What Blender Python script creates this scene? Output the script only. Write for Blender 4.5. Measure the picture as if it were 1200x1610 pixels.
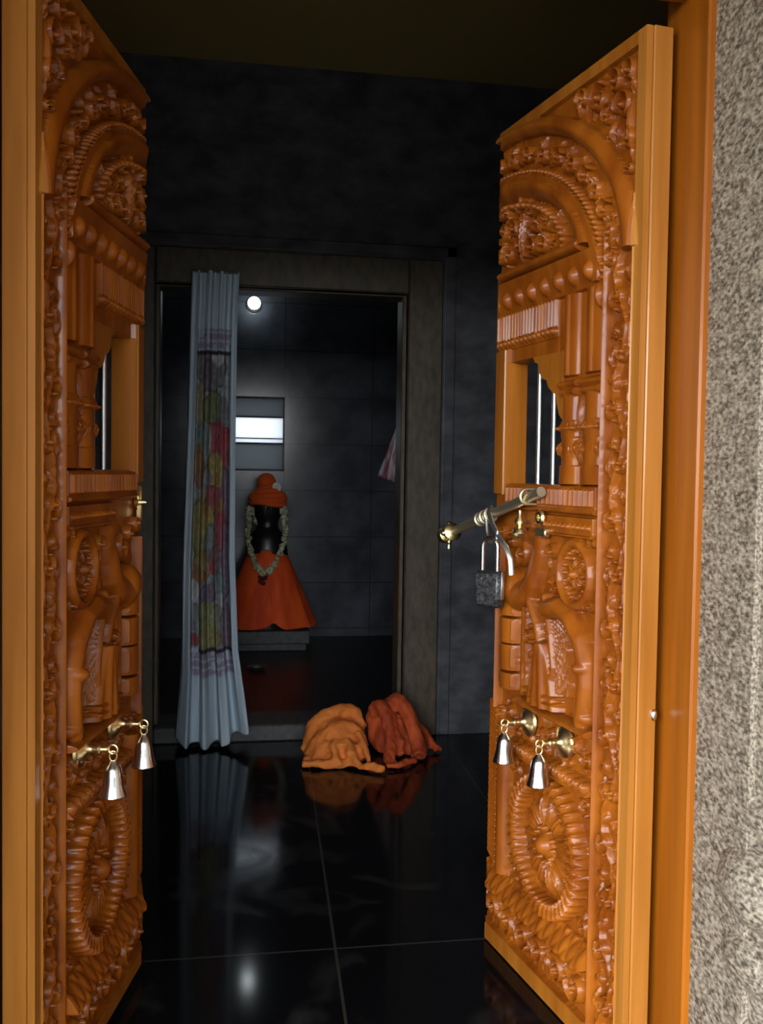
import bpy, math, random
import numpy as np
from mathutils import Vector, Matrix

for o in list(bpy.data.objects):
    bpy.data.objects.remove(o, do_unlink=True)
SC = bpy.context.scene
COL = SC.collection
rng = random.Random(7)

# ------------------------------------------------------------------ camera
F_PX = 1500.0
YAW, PITCH, ROLL, CAM_H = .1654, -.0394, -.015, 1.1685
cd = bpy.data.cameras.new('camera')
cam = bpy.data.objects.new('camera', cd)
COL.objects.link(cam)
SC.camera = cam
cd.sensor_fit = 'VERTICAL'
cd.sensor_height = 36.0
cd.lens = 36.0 * F_PX / 1610.0
cd.clip_start = .02
_fw = np.array([math.sin(YAW) * math.cos(PITCH), math.cos(YAW) * math.cos(PITCH), math.sin(PITCH)])
_rt = np.array([math.cos(YAW), -math.sin(YAW), 0.0])
_up = np.cross(_rt, _fw)
_r2 = math.cos(ROLL) * _rt - math.sin(ROLL) * _up
_u2 = math.cos(ROLL) * _up + math.sin(ROLL) * _rt
M = Matrix.Identity(4)
for i in range(3):
    M[i][0] = _r2[i]; M[i][1] = _u2[i]; M[i][2] = -_fw[i]
M[2][3] = CAM_H
cam.matrix_world = M

# ------------------------------------------------------------------ world (overcast sky, brighter towards the horizon)
SC.view_settings.view_transform = 'Standard'
SC.view_settings.look = 'None'
SC.view_settings.gamma = 1
SC.view_settings.use_curve_mapping = False
SC.view_settings.exposure = 0.0
SKY_STRENGTH = 4.9
w = bpy.data.worlds.new('overcast_sky'); SC.world = w
w.use_nodes = True
nt = w.node_tree; nt.nodes.clear()
out = nt.nodes.new('ShaderNodeOutputWorld'); bg = nt.nodes.new('ShaderNodeBackground')
tc = nt.nodes.new('ShaderNodeTexCoord'); sx = nt.nodes.new('ShaderNodeSeparateXYZ')
rp = nt.nodes.new('ShaderNodeValToRGB')
mp = nt.nodes.new('ShaderNodeMapRange'); mp.inputs[1].default_value = -1; mp.inputs[2].default_value = 1
nt.links.new(tc.outputs['Generated'], sx.inputs[0]); nt.links.new(sx.outputs[2], mp.inputs[0])
nt.links.new(mp.outputs[0], rp.inputs[0]); nt.links.new(rp.outputs[0], bg.inputs[0]); nt.links.new(bg.outputs[0], out.inputs[0])
el = rp.color_ramp.elements
el[0].position = .47; el[0].color = (.22, .21, .19, 1)
el[1].position = .5; el[1].color = (.95, .97, 1, 1)
e = el.new(.75); e.color = (.8, .9, 1, 1)
e = el.new(1); e.color = (.6, .75, 1, 1)
# brighter sky lobe added at the front left to key-light the right leaf
dt = nt.nodes.new('ShaderNodeVectorMath'); dt.operation = 'DOT_PRODUCT'; dt.inputs[1].default_value = Vector((-.62, -.72, .32)).normalized()
nt.links.new(tc.outputs['Generated'], dt.inputs[0])
mr = nt.nodes.new('ShaderNodeMapRange'); mr.interpolation_type = 'SMOOTHSTEP'
mr.inputs[1].default_value = .55; mr.inputs[2].default_value = .98; mr.inputs[3].default_value = .5; mr.inputs[4].default_value = 4.2
nt.links.new(dt.outputs['Value'], mr.inputs[0])
ml = nt.nodes.new('ShaderNodeMath'); ml.operation = 'MULTIPLY'; ml.inputs[1].default_value = SKY_STRENGTH
nt.links.new(mr.outputs[0], ml.inputs[0]); nt.links.new(ml.outputs[0], bg.inputs[1])


# ------------------------------------------------------------------ helpers
def tag(o, label=None, cat=None, group=None, kind=None):
    if label: o['label'] = label
    if cat: o['category'] = cat
    if group: o['group'] = group
    if kind: o['kind'] = kind
    return o


def empty(name, loc=(0, 0, 0), rz=0.0):
    o = bpy.data.objects.new(name, None); COL.objects.link(o)
    o.location = loc; o.rotation_euler = (0, 0, rz); o.empty_display_size = .05
    return o


def link(name, v, f, m, parent=None, smooth=True, loc=None):
    me = bpy.data.meshes.new(name)
    me.from_pydata([tuple(map(float, p)) for p in v], [], [tuple(map(int, q)) for q in f])
    me.update()
    if smooth:
        me.polygons.foreach_set('use_smooth', [True] * len(me.polygons))
    if m is not None: me.materials.append(m)
    o = bpy.data.objects.new(name, me); COL.objects.link(o)
    if loc is not None: o.location = loc
    if parent is not None: o.parent = parent
    return o


class MB:
    """collects shapes into one mesh"""
    def __init__(s): s.v = []; s.f = []

    def add(s, v, f):
        n = len(s.v); s.v += [tuple(p) for p in v]; s.f += [tuple(i + n for i in q) for q in f]

    def box(s, x0, x1, y0, y1, z0, z1, bev=0.0):
        if bev <= 0:
            v = [(x, y, z) for z in (z0, z1) for y in (y0, y1) for x in (x0, x1)]
            s.add(v, [(0, 2, 3, 1), (4, 5, 7, 6), (0, 1, 5, 4), (2, 6, 7, 3), (0, 4, 6, 2), (1, 3, 7, 5)])
            return
        b = min(bev, (x1 - x0) * .45, (y1 - y0) * .45, (z1 - z0) * .45)
        ring = lambda i: [(x0 + i, y0 + b), (x0 + b, y0 + i), (x1 - b, y0 + i), (x1 - i, y0 + b), (x1 - i, y1 - b), (x1 - b, y1 - i), (x0 + b, y1 - i), (x0 + i, y1 - b)]
        inn = [(x0 + b, y0 + b), (x0 + b, y0 + b), (x1 - b, y0 + b), (x1 - b, y0 + b), (x1 - b, y1 - b), (x1 - b, y1 - b), (x0 + b, y1 - b), (x0 + b, y1 - b)]
        rows = [(inn, z0), (ring(0), z0 + b), (ring(0), z1 - b), (inn, z1)]
        v = [(x, y, z) for r, z in rows for x, y in r]
        f = [(k * 8 + i, k * 8 + (i + 1) % 8, (k + 1) * 8 + (i + 1) % 8, (k + 1) * 8 + i) for k in range(3) for i in range(8)]
        f.append((24, 26, 28, 30)); f.append((6, 4, 2, 0))
        s.add(v, f)

    def lathe(s, prof, c=(0, 0, 0), axis='z', n=24, cap=True, sy=1.0):
        v = []; f = []
        for r, h in prof:
            for k in range(n):
                a = 2 * math.pi * k / n
                p = (r * math.cos(a), r * math.sin(a) * sy, h)
                if axis == 'x': p = (h, p[0], p[1])
                elif axis == 'y': p = (p[1], h, p[0])
                v.append((p[0] + c[0], p[1] + c[1], p[2] + c[2]))
        m = len(prof)
        for j in range(m - 1):
            for k in range(n):
                f.append((j * n + k, j * n + (k + 1) % n, (j + 1) * n + (k + 1) % n, (j + 1) * n + k))
        if cap:
            f.append(tuple(range(n - 1, -1, -1))); f.append(tuple((m - 1) * n + k for k in range(n)))
        s.add(v, f)

    def tube(s, pts, r, n=10, closed=False, cap=True, flat=None):
        pts = [np.array(p, float) for p in pts]; m = len(pts)
        rr = r if hasattr(r, '__len__') else [r] * m
        v = []; f = []
        ref = None
        for i in range(m):
            t = pts[(i + 1) % m] - pts[i - 1] if closed else pts[min(i + 1, m - 1)] - pts[max(i - 1, 0)]
            t = t / (np.linalg.norm(t) + 1e-12)
            if ref is None:
                ref = np.array([0, 0, 1.0]) if abs(t[2]) < .9 else np.array([1.0, 0, 0])
            a = ref - t * (ref @ t); a /= np.linalg.norm(a) + 1e-12
            b = np.cross(t, a); ref = a
            fl = flat or (1, 1)
            for k in range(n):
                q = 2 * math.pi * k / n
                v.append(pts[i] + rr[i] * (math.cos(q) * a * fl[0] + math.sin(q) * b * fl[1]))
        for i in range(m if closed else m - 1):
            for k in range(n):
                i2 = (i + 1) % m
                f.append((i * n + k, i * n + (k + 1) % n, i2 * n + (k + 1) % n, i2 * n + k))
        if cap and not closed:
            f.append(tuple(range(n - 1, -1, -1))); f.append(tuple((m - 1) * n + k for k in range(n)))
        s.add(v, f)

    def ball(s, c, r, n=10, m=7):
        rx, ry, rz = r if hasattr(r, '__len__') else (r, r, r)
        v = [(c[0], c[1], c[2] - rz)]; f = []
        for j in range(1, m):
            p = -math.pi / 2 + math.pi * j / m
            for k in range(n):
                a = 2 * math.pi * k / n
                v.append((c[0] + rx * math.cos(p) * math.cos(a), c[1] + ry * math.cos(p) * math.sin(a), c[2] + rz * math.sin(p)))
        v.append((c[0], c[1], c[2] + rz)); L = len(v) - 1
        for k in range(n):
            f.append((0, 1 + (k + 1) % n, 1 + k)); f.append((L, 1 + (m - 2) * n + k, 1 + (m - 2) * n + (k + 1) % n))
        for j in range(m - 2):
            for k in range(n):
                f.append((1 + j * n + k, 1 + j * n + (k + 1) % n, 1 + (j + 1) * n + (k + 1) % n, 1 + (j + 1) * n + k))
        s.add(v, f)

    def prism(s, poly, y0, y1):
        """poly in (x, z), extruded along y"""
        n = len(poly)
        v = [(x, y0, z) for x, z in poly] + [(x, y1, z) for x, z in poly]
        f = [tuple(range(n)), tuple(range(2 * n - 1, n - 1, -1))] + [(i, i + n, (i + 1) % n + n, (i + 1) % n) for i in range(n)]
        s.add(v, f)

    def build(s, name, m, parent=None, smooth=False, side=1, loc=None):
        v, f = s.v, s.f
        if side < 0:
            v = [(x, -y, z) for x, y, z in v]; f = [q[::-1] for q in f]
        o = link(name, v, f, m, parent, smooth, loc)
        if smooth:
            o.data.set_sharp_from_angle(angle=math.radians(42))
        return o


def mat(name, base, rough=.5, metal=0.0, coat=0.0, coat_r=.1, spec=.5):
    m = bpy.data.materials.new(name); m.use_nodes = True
    b = m.node_tree.nodes['Principled BSDF']
    b.inputs['Base Color'].default_value = (*base, 1)
    b.inputs['Roughness'].default_value = rough; b.inputs['Metallic'].default_value = metal
    b.inputs['Coat Weight'].default_value = coat; b.inputs['Coat Roughness'].default_value = coat_r
    b.inputs['Specular IOR Level'].default_value = spec
    return m, b, m.node_tree


def noise_col(m, b, t, scale, c0, c1, detail=4, lo=.35, hi=.65, bump=0.0, kind='noise', dist=.002):
    L = t.links
    tcn = t.nodes.new('ShaderNodeTexCoord'); mpn = t.nodes.new('ShaderNodeMapping')
    mpn.inputs['Scale'].default_value = scale
    L.new(tcn.outputs['Object'], mpn.inputs[0])
    if kind == 'noise':
        n = t.nodes.new('ShaderNodeTexNoise'); n.inputs['Scale'].default_value = 1; n.inputs['Detail'].default_value = detail
        fac = n.outputs[0]
    else:
        n = t.nodes.new('ShaderNodeTexVoronoi'); n.inputs['Scale'].default_value = 1
        fac = n.outputs['Color']
    L.new(mpn.outputs[0], n.inputs['Vector'])
    r = t.nodes.new('ShaderNodeValToRGB')
    r.color_ramp.elements[0].position = lo; r.color_ramp.elements[0].color = (*c0, 1)
    r.color_ramp.elements[1].position = hi; r.color_ramp.elements[1].color = (*c1, 1)
    L.new(fac, r.inputs[0]); L.new(r.outputs[0], b.inputs['Base Color'])
    if bump:
        bp = t.nodes.new('ShaderNodeBump'); bp.inputs['Strength'].default_value = bump; bp.inputs['Distance'].default_value = dist
        L.new(fac, bp.inputs['Height']); L.new(bp.outputs[0], b.inputs['Normal'])
    return r, n, mpn


# ------------------------------------------------------------------ materials
TEAK, b, t = mat('varnished_teak', (.4, .13, .02), .36, coat=.4, coat_r=.14, spec=.3)
noise_col(TEAK, b, t, (26, 26, 1.6), (.31, .108, .013), (.48, .19, .033), 6, .3, .7, .1)
FRAMEWOOD, b, t = mat('varnished_frame_teak', (.3, .09, .01), .36, coat=.12, coat_r=.14, spec=.25)
noise_col(FRAMEWOOD, b, t, (26, 26, 1.6), (.23, .062, .003), (.37, .108, .006), 6, .3, .7, .1)
MIDTEAK, b, t = mat('varnished_board_teak', (.3, .09, .01), .36, coat=.25, coat_r=.14, spec=.3)
noise_col(MIDTEAK, b, t, (26, 26, 1.6), (.25, .072, .006), (.4, .135, .014), 6, .3, .7, .1)
CARVED, b, t = mat('carved_teak', (.4, .12, .02), .36, coat=.17, coat_r=.07, spec=.22)
noise_col(CARVED, b, t, (18, 18, 5), (.175, .036, .0025), (.34, .094, .007), 5, .3, .7)
GRANITE, b, t = mat('grey_granite', (.3, .27, .22), .55)
_r, _n, _m = noise_col(GRANITE, b, t, (210, 95, 170), (.062, .05, .034), (.44, .37, .275), 4, .34, .66, .35)
el = _r.color_ramp.elements.new(.5); el.color = (.235, .19, .138, 1)
BLACKG, b, t = mat('black_granite_wall', (.012, .012, .014), .3, spec=.4)
noise_col(BLACKG, b, t, (9, 9, 14), (.05, .05, .055), (.125, .125, .138), 8, .35, .75)
FRAME, b, t = mat('dark_brown_stone', (.04, .03, .018), .45)
noise_col(FRAME, b, t, (40, 40, 16), (.045, .033, .02), (.1, .073, .042), 6, .3, .7, .3)
CEIL, b, t = mat('brown_ceiling_paint', (.42, .3, .1), .8)
PORCHC, b, t = mat('porch_plaster', (.22, .17, .11), .9)
BLOCKER, b, t = mat('sky_blocker_dark', (.09, .1, .07), .9)
GROUND, b, t = mat('courtyard_paving', (.3, .28, .25), .9)
BRASS, b, t = mat('polished_brass', (.9, .72, .36), .3, 1)
OLDBRASS, b, t = mat('dull_brass_rod', (.72, .63, .42), .45, 1)
CHROME, b, t = mat('chrome', (.8, .81, .8), .2, 1)
STEEL, b, t = mat('grey_steel', (.62, .63, .62), .38, 1)
DARKIRON, b, t = mat('worn_dark_iron', (.16, .16, .17), .48, .85)
noise_col(DARKIRON, b, t, (160, 160, 160), (.035, .035, .038), (.17, .17, .175), 4, .35, .7, .3)
IDOLST, b, t = mat('black_idol_stone', (.008, .008, .009), .35)
PLINTH, b, t = mat('plinth_stone', (.045, .045, .045), .5)
noise_col(PLINTH, b, t, (30, 30, 30), (.03, .03, .03), (.07, .068, .064), 4)
ORANGE, b, t = mat('saffron_cloth', (.86, .085, .006), .75)
noise_col(ORANGE, b, t, (14, 14, 3), (.72, .055, .004), (.95, .11, .008), 3)
TURBAN, b, t = mat('turban_cloth', (.85, .11, .01), .75)
AMBER, b, t = mat('amber_cloth', (.8, .27, .04), .8)
noise_col(AMBER, b, t, (10, 10, 10), (.48, .105, .01), (.66, .185, .024), 3)
RUST, b, t = mat('rust_orange_cloth', (.62, .09, .012), .8)
noise_col(RUST, b, t, (10, 10, 10), (.27, .028, .002), (.44, .06, .005), 3)
GARL, b, t = mat('garland_flowers', (.5, .5, .3), .8)
noise_col(GARL, b, t, (60, 60, 60), (.3, .33, .12), (.68, .65, .5), 2, .4, .6)
DARKRED, b, t = mat('dark_red_flowers', (.1, .01, .01), .8)
WHITEF, b, t = mat('white_petals', (.8, .78, .72), .8)
PINK, b, t = mat('pale_pink_cloth', (.5, .22, .26), .85)
noise_col(PINK, b, t, (16, 16, 5), (.5, .16, .22), (.95, .9, .92), 3, .42, .58)
FROST, b, t = mat('frosted_glass', (.1, .11, .11), .5)
b.inputs['Transmission Weight'].default_value = 0.0
_tr = t.nodes.new('ShaderNodeBsdfTranslucent'); _tr.inputs[0].default_value = (.3, .32, .33, 1)
_mx = t.nodes.new('ShaderNodeMixShader'); _mx.inputs[0].default_value = .75
t.links.new(b.outputs[0], _mx.inputs[1]); t.links.new(_tr.outputs[0], _mx.inputs[2])
t.links.new(_mx.outputs[0], t.nodes['Material Output'].inputs[0])
PALEGLASS = FROST.copy(); PALEGLASS.name = 'pale_milky_glass'
for n_ in PALEGLASS.node_tree.nodes:
    if n_.type == 'BSDF_TRANSLUCENT': n_.inputs[0].default_value = (.95, .97, 1, 1)
    if n_.type == 'MIX_SHADER': n_.inputs[0].default_value = .97
BULB, b, t = mat('lit_bulb', (1, 1, 1), .4)
b.inputs['Emission Color'].default_value = (.85, .97, 1, 1); b.inputs['Emission Strength'].default_value = 14.0
PLASTIC, b, t = mat('lamp_holder_plastic', (.03, .03, .03), .5)

DUSTY, b, t = mat('dull_black_floor', (.012, .012, .012), .34, spec=.2)
# polished black floor with slab joints and dusty scuffs
FLOOR, b, t = mat('polished_black_floor', (.006, .006, .007), .1, spec=.2)
L = t.links
geo = t.nodes.new('ShaderNodeTexCoord'); sep = t.nodes.new('ShaderNodeSeparateXYZ')
L.new(geo.outputs['Object'], sep.inputs[0])


def math_node(op, a, bb=None):
    n = t.nodes.new('ShaderNodeMath'); n.operation = op
    for i, x in enumerate((a, bb)):
        if x is None: continue
        if isinstance(x, (int, float)): n.inputs[i].default_value = x
        else: L.new(x, n.inputs[i])
    return n.outputs[0]


def joint(coord, off, period, half):
    d = math_node('SUBTRACT', coord, off - period * 50)
    d = math_node('MODULO', d, period)
    d = math_node('SUBTRACT', d, period / 2)
    d = math_node('ABSOLUTE', d)
    return math_node('GREATER_THAN', d, period / 2 - half)


jx = joint(math_node('SUBTRACT', sep.outputs[0], math_node('MULTIPLY', sep.outputs[1], .045)), .18, .62, .0035)
jy = joint(sep.outputs[1], 2.29, 1.32, .0035)
jm = math_node('MAXIMUM', jx, jy)
wv = t.nodes.new('ShaderNodeTexNoise'); wv.inputs['Scale'].default_value = 2.6; wv.inputs['Detail'].default_value = 9; wv.inputs['Distortion'].default_value = 2.0
L.new(geo.outputs['Object'], wv.inputs['Vector'])
cr = t.nodes.new('ShaderNodeValToRGB')
cr.color_ramp.elements[0].position = .55; cr.color_ramp.elements[0].color = (.0045, .0045, .005, 1)
cr.color_ramp.elements[1].position = .8; cr.color_ramp.elements[1].color = (.028, .026, .024, 1)
L.new(wv.outputs[0], cr.inputs[0])
mx = t.nodes.new('ShaderNodeMix'); mx.data_type = 'RGBA'
mx.inputs[7].default_value = (.035, .03, .024, 1)
L.new(jm, mx.inputs[0]); L.new(cr.outputs[0], mx.inputs[6]); L.new(mx.outputs[2], b.inputs['Base Color'])
rr = t.nodes.new('ShaderNodeMapRange'); rr.inputs[1].default_value = .5; rr.inputs[2].default_value = .8; rr.inputs[3].default_value = .09; rr.inputs[4].default_value = .22
L.new(wv.outputs[0], rr.inputs[0]); L.new(rr.outputs[0], b.inputs['Roughness'])

# polished black tiles of the inner back wall with joints
TILES, b, t = mat('polished_black_tiles', (.01, .01, .012), .16, spec=.5)
L = t.links
geo = t.nodes.new('ShaderNodeTexCoord'); sep = t.nodes.new('ShaderNodeSeparateXYZ')
L.new(geo.outputs['Object'], sep.inputs[0])
jm = math_node('MAXIMUM', joint(sep.outputs[0], .41, .6, .003), joint(sep.outputs[2], 1.365, .315, .003))
nn = t.nodes.new('ShaderNodeTexNoise'); nn.inputs['Scale'].default_value = 5; nn.inputs['Detail'].default_value = 8
L.new(geo.outputs['Object'], nn.inputs['Vector'])
cr = t.nodes.new('ShaderNodeValToRGB')
cr.color_ramp.elements[0].position = .35; cr.color_ramp.elements[0].color = (.045, .048, .058, 1)
cr.color_ramp.elements[1].position = .75; cr.color_ramp.elements[1].color = (.105, .112, .132, 1)
L.new(nn.outputs[0], cr.inputs[0])
mx = t.nodes.new('ShaderNodeMix'); mx.data_type = 'RGBA'; mx.inputs[7].default_value = (.035, .035, .035, 1)
L.new(jm, mx.inputs[0]); L.new(cr.outputs[0], mx.inputs[6]); L.new(mx.outputs[2], b.inputs['Base Color'])

CURT, b, t = mat('printed_curtain', (.4, .45, .5), .85)
at = t.nodes.new('ShaderNodeVertexColor'); at.layer_name = 'print'
t.links.new(at.outputs[0], b.inputs['Base Color'])


# ------------------------------------------------------------------ the setting
def struct(name, mb, m, smooth=False, parent=None):
    o = mb.build(name, m, parent, smooth)
    if parent is None: o['kind'] = 'structure'
    return o


YO, YF, YI = 1.41, 1.583, 1.68          # outer stone face, wooden frame face, inner wall face
JL, JR = -.364, .832                    # reveals of the wooden frame
SL, SR = -.385, .845                    # reveals of the stone surround
YD, YB = 4.163, 6.5                     # sanctum front wall, sanctum back wall
X0, X1, HC = -1.5, 2.1, 2.905           # antechamber

m = MB(); m.box(X0 - .2, X1 + .2, 1.2, YD, -.12, 0); struct('floor', m, FLOOR)
m = MB(); m.box(X0 - .2, X1 + .2, YI, YD + .25, HC, HC + .12); struct('ceiling', m, CEIL)
m = MB(); m.box(X0 - .2, X0, YI, YD, 0, HC); struct('wall_left', m, BLACKG)
m = MB(); m.box(X1, X1 + .2, YI, YD, 0, HC); struct('wall_right', m, BLACKG)
# entrance wall, stone outside
m = MB()
m.box(-3.2, SL, YO, YI, -.12, 3.1); m.box(SR, 3.4, YO, YI, -.12, 3.1); m.box(SL, SR, YO, YI, 2.12, 3.1)
struct('wall_entrance', m, GRANITE)
# timber door frame set into it
m = MB()
m.box(SL - .05, JL, YF, 1.76, 0, 2.12, .004); m.box(JR, SR + .05, YF, 1.75, 0, 2.12, .004)
m.box(SL - .02, SR + .02, YF, YI + .004, 2.045, 2.14, .004)
struct('trim_1', m, FRAMEWOOD)
# sanctum front wall with doorway
DL, DR, DT = -.285, .80, 1.962
m = MB()
m.box(X0, DL, YD, YD + .2, 0, HC); m.box(DR, X1, YD, YD + .2, 0, HC); m.box(DL, DR, YD, YD + .2, DT, HC)
struct('wall_back', m, BLACKG)
# stepped stone surround
m = MB()
fy = YD - .022
m.box(DL - .165, DL, fy, YD + .2, 0, 2.115, .006); m.box(DR, DR + .155, fy, YD + .2, 0, 2.115, .006)
m.box(DL, DR, fy, YD + .2, DT, 2.115, .006)
m.box(DL - .02, DL + .018, YD + .03, YD + .16, .07, DT, .004); m.box(DR - .018, DR + .02, YD + .03, YD + .16, .07, DT, .004)
m.box(DL, DR, YD + .03, YD + .16, DT - .008, DT + .01, .004)
struct('trim_2', m, FRAME)
m = MB()
m.box(DL - .225, DL - .18, YD - .012, YD + .01, 0, 2.175, .004); m.box(DR + .17, DR + .215, YD - .012, YD + .01, 0, 2.175, .004)
m.box(DL - .225, DR + .215, YD - .012, YD + .01, 2.13, 2.175, .004)
struct('trim_3', m, BLACKG)
m = MB(); m.box(DL, DR, YD - .03, YD + .21, 0, .072, .006); struct('threshold', m, PLINTH)
# sanctum
SX0, SX1 = -.75, 1.36
m = MB(); m.box(SX0 - .15, SX1 + .15, YD + .2, YB + .15, -.08, .05); struct('floor_sanctum', m, DUSTY)
m = MB(); m.box(SX0 - .15, SX1 + .15, YD + .2, YB + .15, HC, HC + .12); struct('ceiling_sanctum', m, BLACKG)
m = MB(); m.box(SX0 - .15, SX0, YD + .2, YB, .05, HC); struct('wall_sanctum_left', m, TILES)
m = MB(); m.box(SX1, SX1 + .15, YD + .2, YB, .05, HC); struct('wall_sanctum_right', m, TILES)
WX0, WX1, WZ0, WZ1 = .02, .41, 1.18, 1.68
m = MB()
m.box(SX0 - .15, WX0, YB, YB + .15, 0, HC); m.box(WX1, SX1 + .15, YB, YB + .15, 0, HC)
m.box(WX0, WX1, YB, YB + .15, 0, WZ0); m.box(WX0, WX1, YB, YB + .15, WZ1, HC)
struct('wall_sanctum_back', m, TILES)
m = MB()
for z0, z1 in ((WZ0, WZ0 + .012), (1.36, 1.372), (1.54, 1.55), (WZ1 - .012, WZ1), (1.397, 1.403)):
    m.box(WX0, WX1, YB + .03, YB + .055, z0, z1)
m.box(WX0, WX0 + .012, YB + .03, YB + .055, WZ0, WZ1); m.box(WX1 - .008, WX1, YB + .03, YB + .055, WZ0, WZ1)
wf = struct('patch_opening', m, PLINTH)  # bright patch on the back wall, built as a small glazed opening
m = MB(); m.box(WX0, WX1, YB + .04, YB + .045, WZ0, 1.365); m.box(WX0, WX1, YB + .04, YB + .045, 1.545, WZ1)
m.build('frosted_pane', FROST, wf)
m = MB(); m.box(WX0, WX1, YB + .04, YB + .045, 1.365, 1.545); m.build('clear_pane', PALEGLASS, wf)
# porch outside
m = MB(); m.box(-3.2, 3.4, -1.6, 1.2, -.12, -.0); struct('floor_porch', m, GRANITE)
m = MB(); m.box(-6, 3.4, -2.3, YO, 2.45, 2.65); struct('ceiling_porch', m, PORCHC)  # unseen roof, lowered and extended so the door tops get less sky
m = MB(); m.box(-2.6, -2.3, .7, YO, 0, 2.75); struct('wall_porch_left', m, GRANITE)
m = MB(); m.box(1.75, 2.05, -1.6, YO, 0, 2.75); struct('wall_porch_right', m, GRANITE)  # unseen, lengthened to keep light from the right off the left leaf
m = MB(); m.box(-30, 30, -40, -1.6, -.5, -.3); m.box(-30, 30, YB + .6, 40, -.5, -.3); struct('ground', m, GROUND)
m = MB(); m.box(-18, 18, -11.4, -11, -.3, 1.5); struct('sky_blocker', m, BLOCKER)  # unseen dark wall added to block the low sky light

# carved half-column on the outer face
m = MB()
prof = [(.115, 0), (.115, .2), (.122, .21), (.122, .25), (.1, .27), (.1, .33), (.128, .36), (.136, .385), (.128, .41), (.1, .428), (.1, .436),
        (.118, .45), (.138, .47), (.147, .505), (.138, .54), (.115, .565), (.095, .575), (.095, .6), (.112, .605), (.112, .64), (.1, .65),
        (.1, 1.9), (.13, 1.94), (.13, 2.1)]
m.lathe(prof, (.957, 1.4, 0), n=40)
m.build('stone_half_column', GRANITE, None, True)
tag(bpy.data.objects['stone_half_column'], 'grey carved stone half column with bulging base right of the doorway', 'column')


# ------------------------------------------------------------------ relief carving of the door leaves
W, H = .611, 2.0
DU = .0025
nu = int(round(W / DU)) + 1; nz = int(round(H / DU)) + 1
us = np.linspace(0, W, nu); zs = np.linspace(0, H, nz)
UU, ZZ = np.meshgrid(us, zs, indexing='ij')
HT = np.full_like(UU, .002)


def win(u0, u1, z0, z1):
    i0 = max(0, int(u0 / DU) - 1); i1 = min(nu, int(u1 / DU) + 3); j0 = max(0, int(z0 / DU) - 1); j1 = min(nz, int(z1 / DU) + 3)
    return slice(i0, max(i0, i1)), slice(j0, max(j0, j1))


def put(sl, h):
    HT[sl] = np.maximum(HT[sl], h)


def r_tube(pts, r0, h, r1=None, base=.0):
    pts = np.array(pts, float); r1 = r0 if r1 is None else r1
    rm = max(r0, r1)
    n = len(pts)
    for i in range(n - 1):
        a, b = pts[i], pts[i + 1]
        ra = r0 + (r1 - r0) * i / (n - 1); rb = r0 + (r1 - r0) * (i + 1) / (n - 1)
        sl = win(min(a[0], b[0]) - rm, max(a[0], b[0]) + rm, min(a[1], b[1]) - rm, max(a[1], b[1]) + rm)
        u, z = UU[sl], ZZ[sl]
        if u.size == 0: continue
        d = b - a; l2 = d @ d + 1e-12
        tt = np.clip(((u - a[0]) * d[0] + (z - a[1]) * d[1]) / l2, 0, 1)
        dist = np.hypot(u - a[0] - tt * d[0], z - a[1] - tt * d[1]); r = ra + (rb - ra) * tt
        k = np.clip(1 - (dist / r) ** 2, 0, 1)
        put(sl, np.where(dist < r, base + h * (r / rm) * np.sqrt(k), -1))


def r_dome(u0, z0, ru, h, rz=None, base=0.0):
    rz = rz or ru
    sl = win(u0 - ru, u0 + ru, z0 - rz, z0 + rz)
    u, z = UU[sl], ZZ[sl]
    if u.size == 0: return
    q = ((u - u0) / ru) ** 2 + ((z - z0) / rz) ** 2
    put(sl, np.where(q < 1, base + h * np.sqrt(np.clip(1 - q, 0, 1)), -1))


def r_leaf(u0, z0, ang, ln, wd, h, base=0.0, rib=True):
    sl = win(u0 - ln, u0 + ln, z0 - ln, z0 + ln)
    u, z = UU[sl], ZZ[sl]
    if u.size == 0: return
    c, s = math.cos(ang), math.sin(ang)
    a = ((u - u0) * c + (z - z0) * s) / ln; bb = (-(u - u0) * s + (z - z0) * c)
    ok = (a > 0) & (a < 1)
    wv_ = wd * np.sin(math.pi * np.clip(a, 0, 1) ** .75) + 1e-6
    k = np.abs(bb) / wv_
    hh = base + h * np.sqrt(np.clip(1 - k * k, 0, 1)) * (.65 + .35 * np.sin(math.pi * np.clip(a, 0, 1)))
    if rib: hh = hh - .3 * h * np.exp(-(bb / .0026) ** 2)
    put(sl, np.where(ok & (k < 1), hh, -1))


def spiral_pts(cx, cz, R, turns, a0, sgn, n=34):
    return [(cx + R * (1 - .8 * i / n) * math.cos(a0 + sgn * 2 * math.pi * turns * i / n), cz + R * (1 - .8 * i / n) * math.sin(a0 + sgn * 2 * math.pi * turns * i / n)) for i in range(n + 1)]


def r_scroll(cx, cz, R, a0=0.0, sgn=1, h=.016, turns=1.5):
    r_tube(spiral_pts(cx, cz, R, turns, a0, sgn), R * .21, h, R * .13)
    r_dome(cx, cz, R * .27, h * 1.15)


def r_box(u0, u1, z0, z1, h, slope=.004):
    sl = win(u0, u1, z0, z1)
    u, z = UU[sl], ZZ[sl]
    d = np.minimum(np.minimum(u - u0, u1 - u), np.minimum(z - z0, z1 - z))
    put(sl, np.where(d >= -1e-6, h * np.clip((d + DU) / slope, 0, 1), -1))


def r_bar(u0, u1, z0, z1, h, vertical=True):
    """half-round moulding"""
    sl = win(u0, u1, z0, z1)
    u, z = UU[sl], ZZ[sl]
    k = (u - (u0 + u1) / 2) / ((u1 - u0) / 2) if vertical else (z - (z0 + z1) / 2) / ((z1 - z0) / 2)
    ok = (u >= u0) & (u <= u1) & (z >= z0) & (z <= z1)
    put(sl, np.where(ok, h * np.sqrt(np.clip(1 - k * k, 0, 1)), -1))


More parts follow.
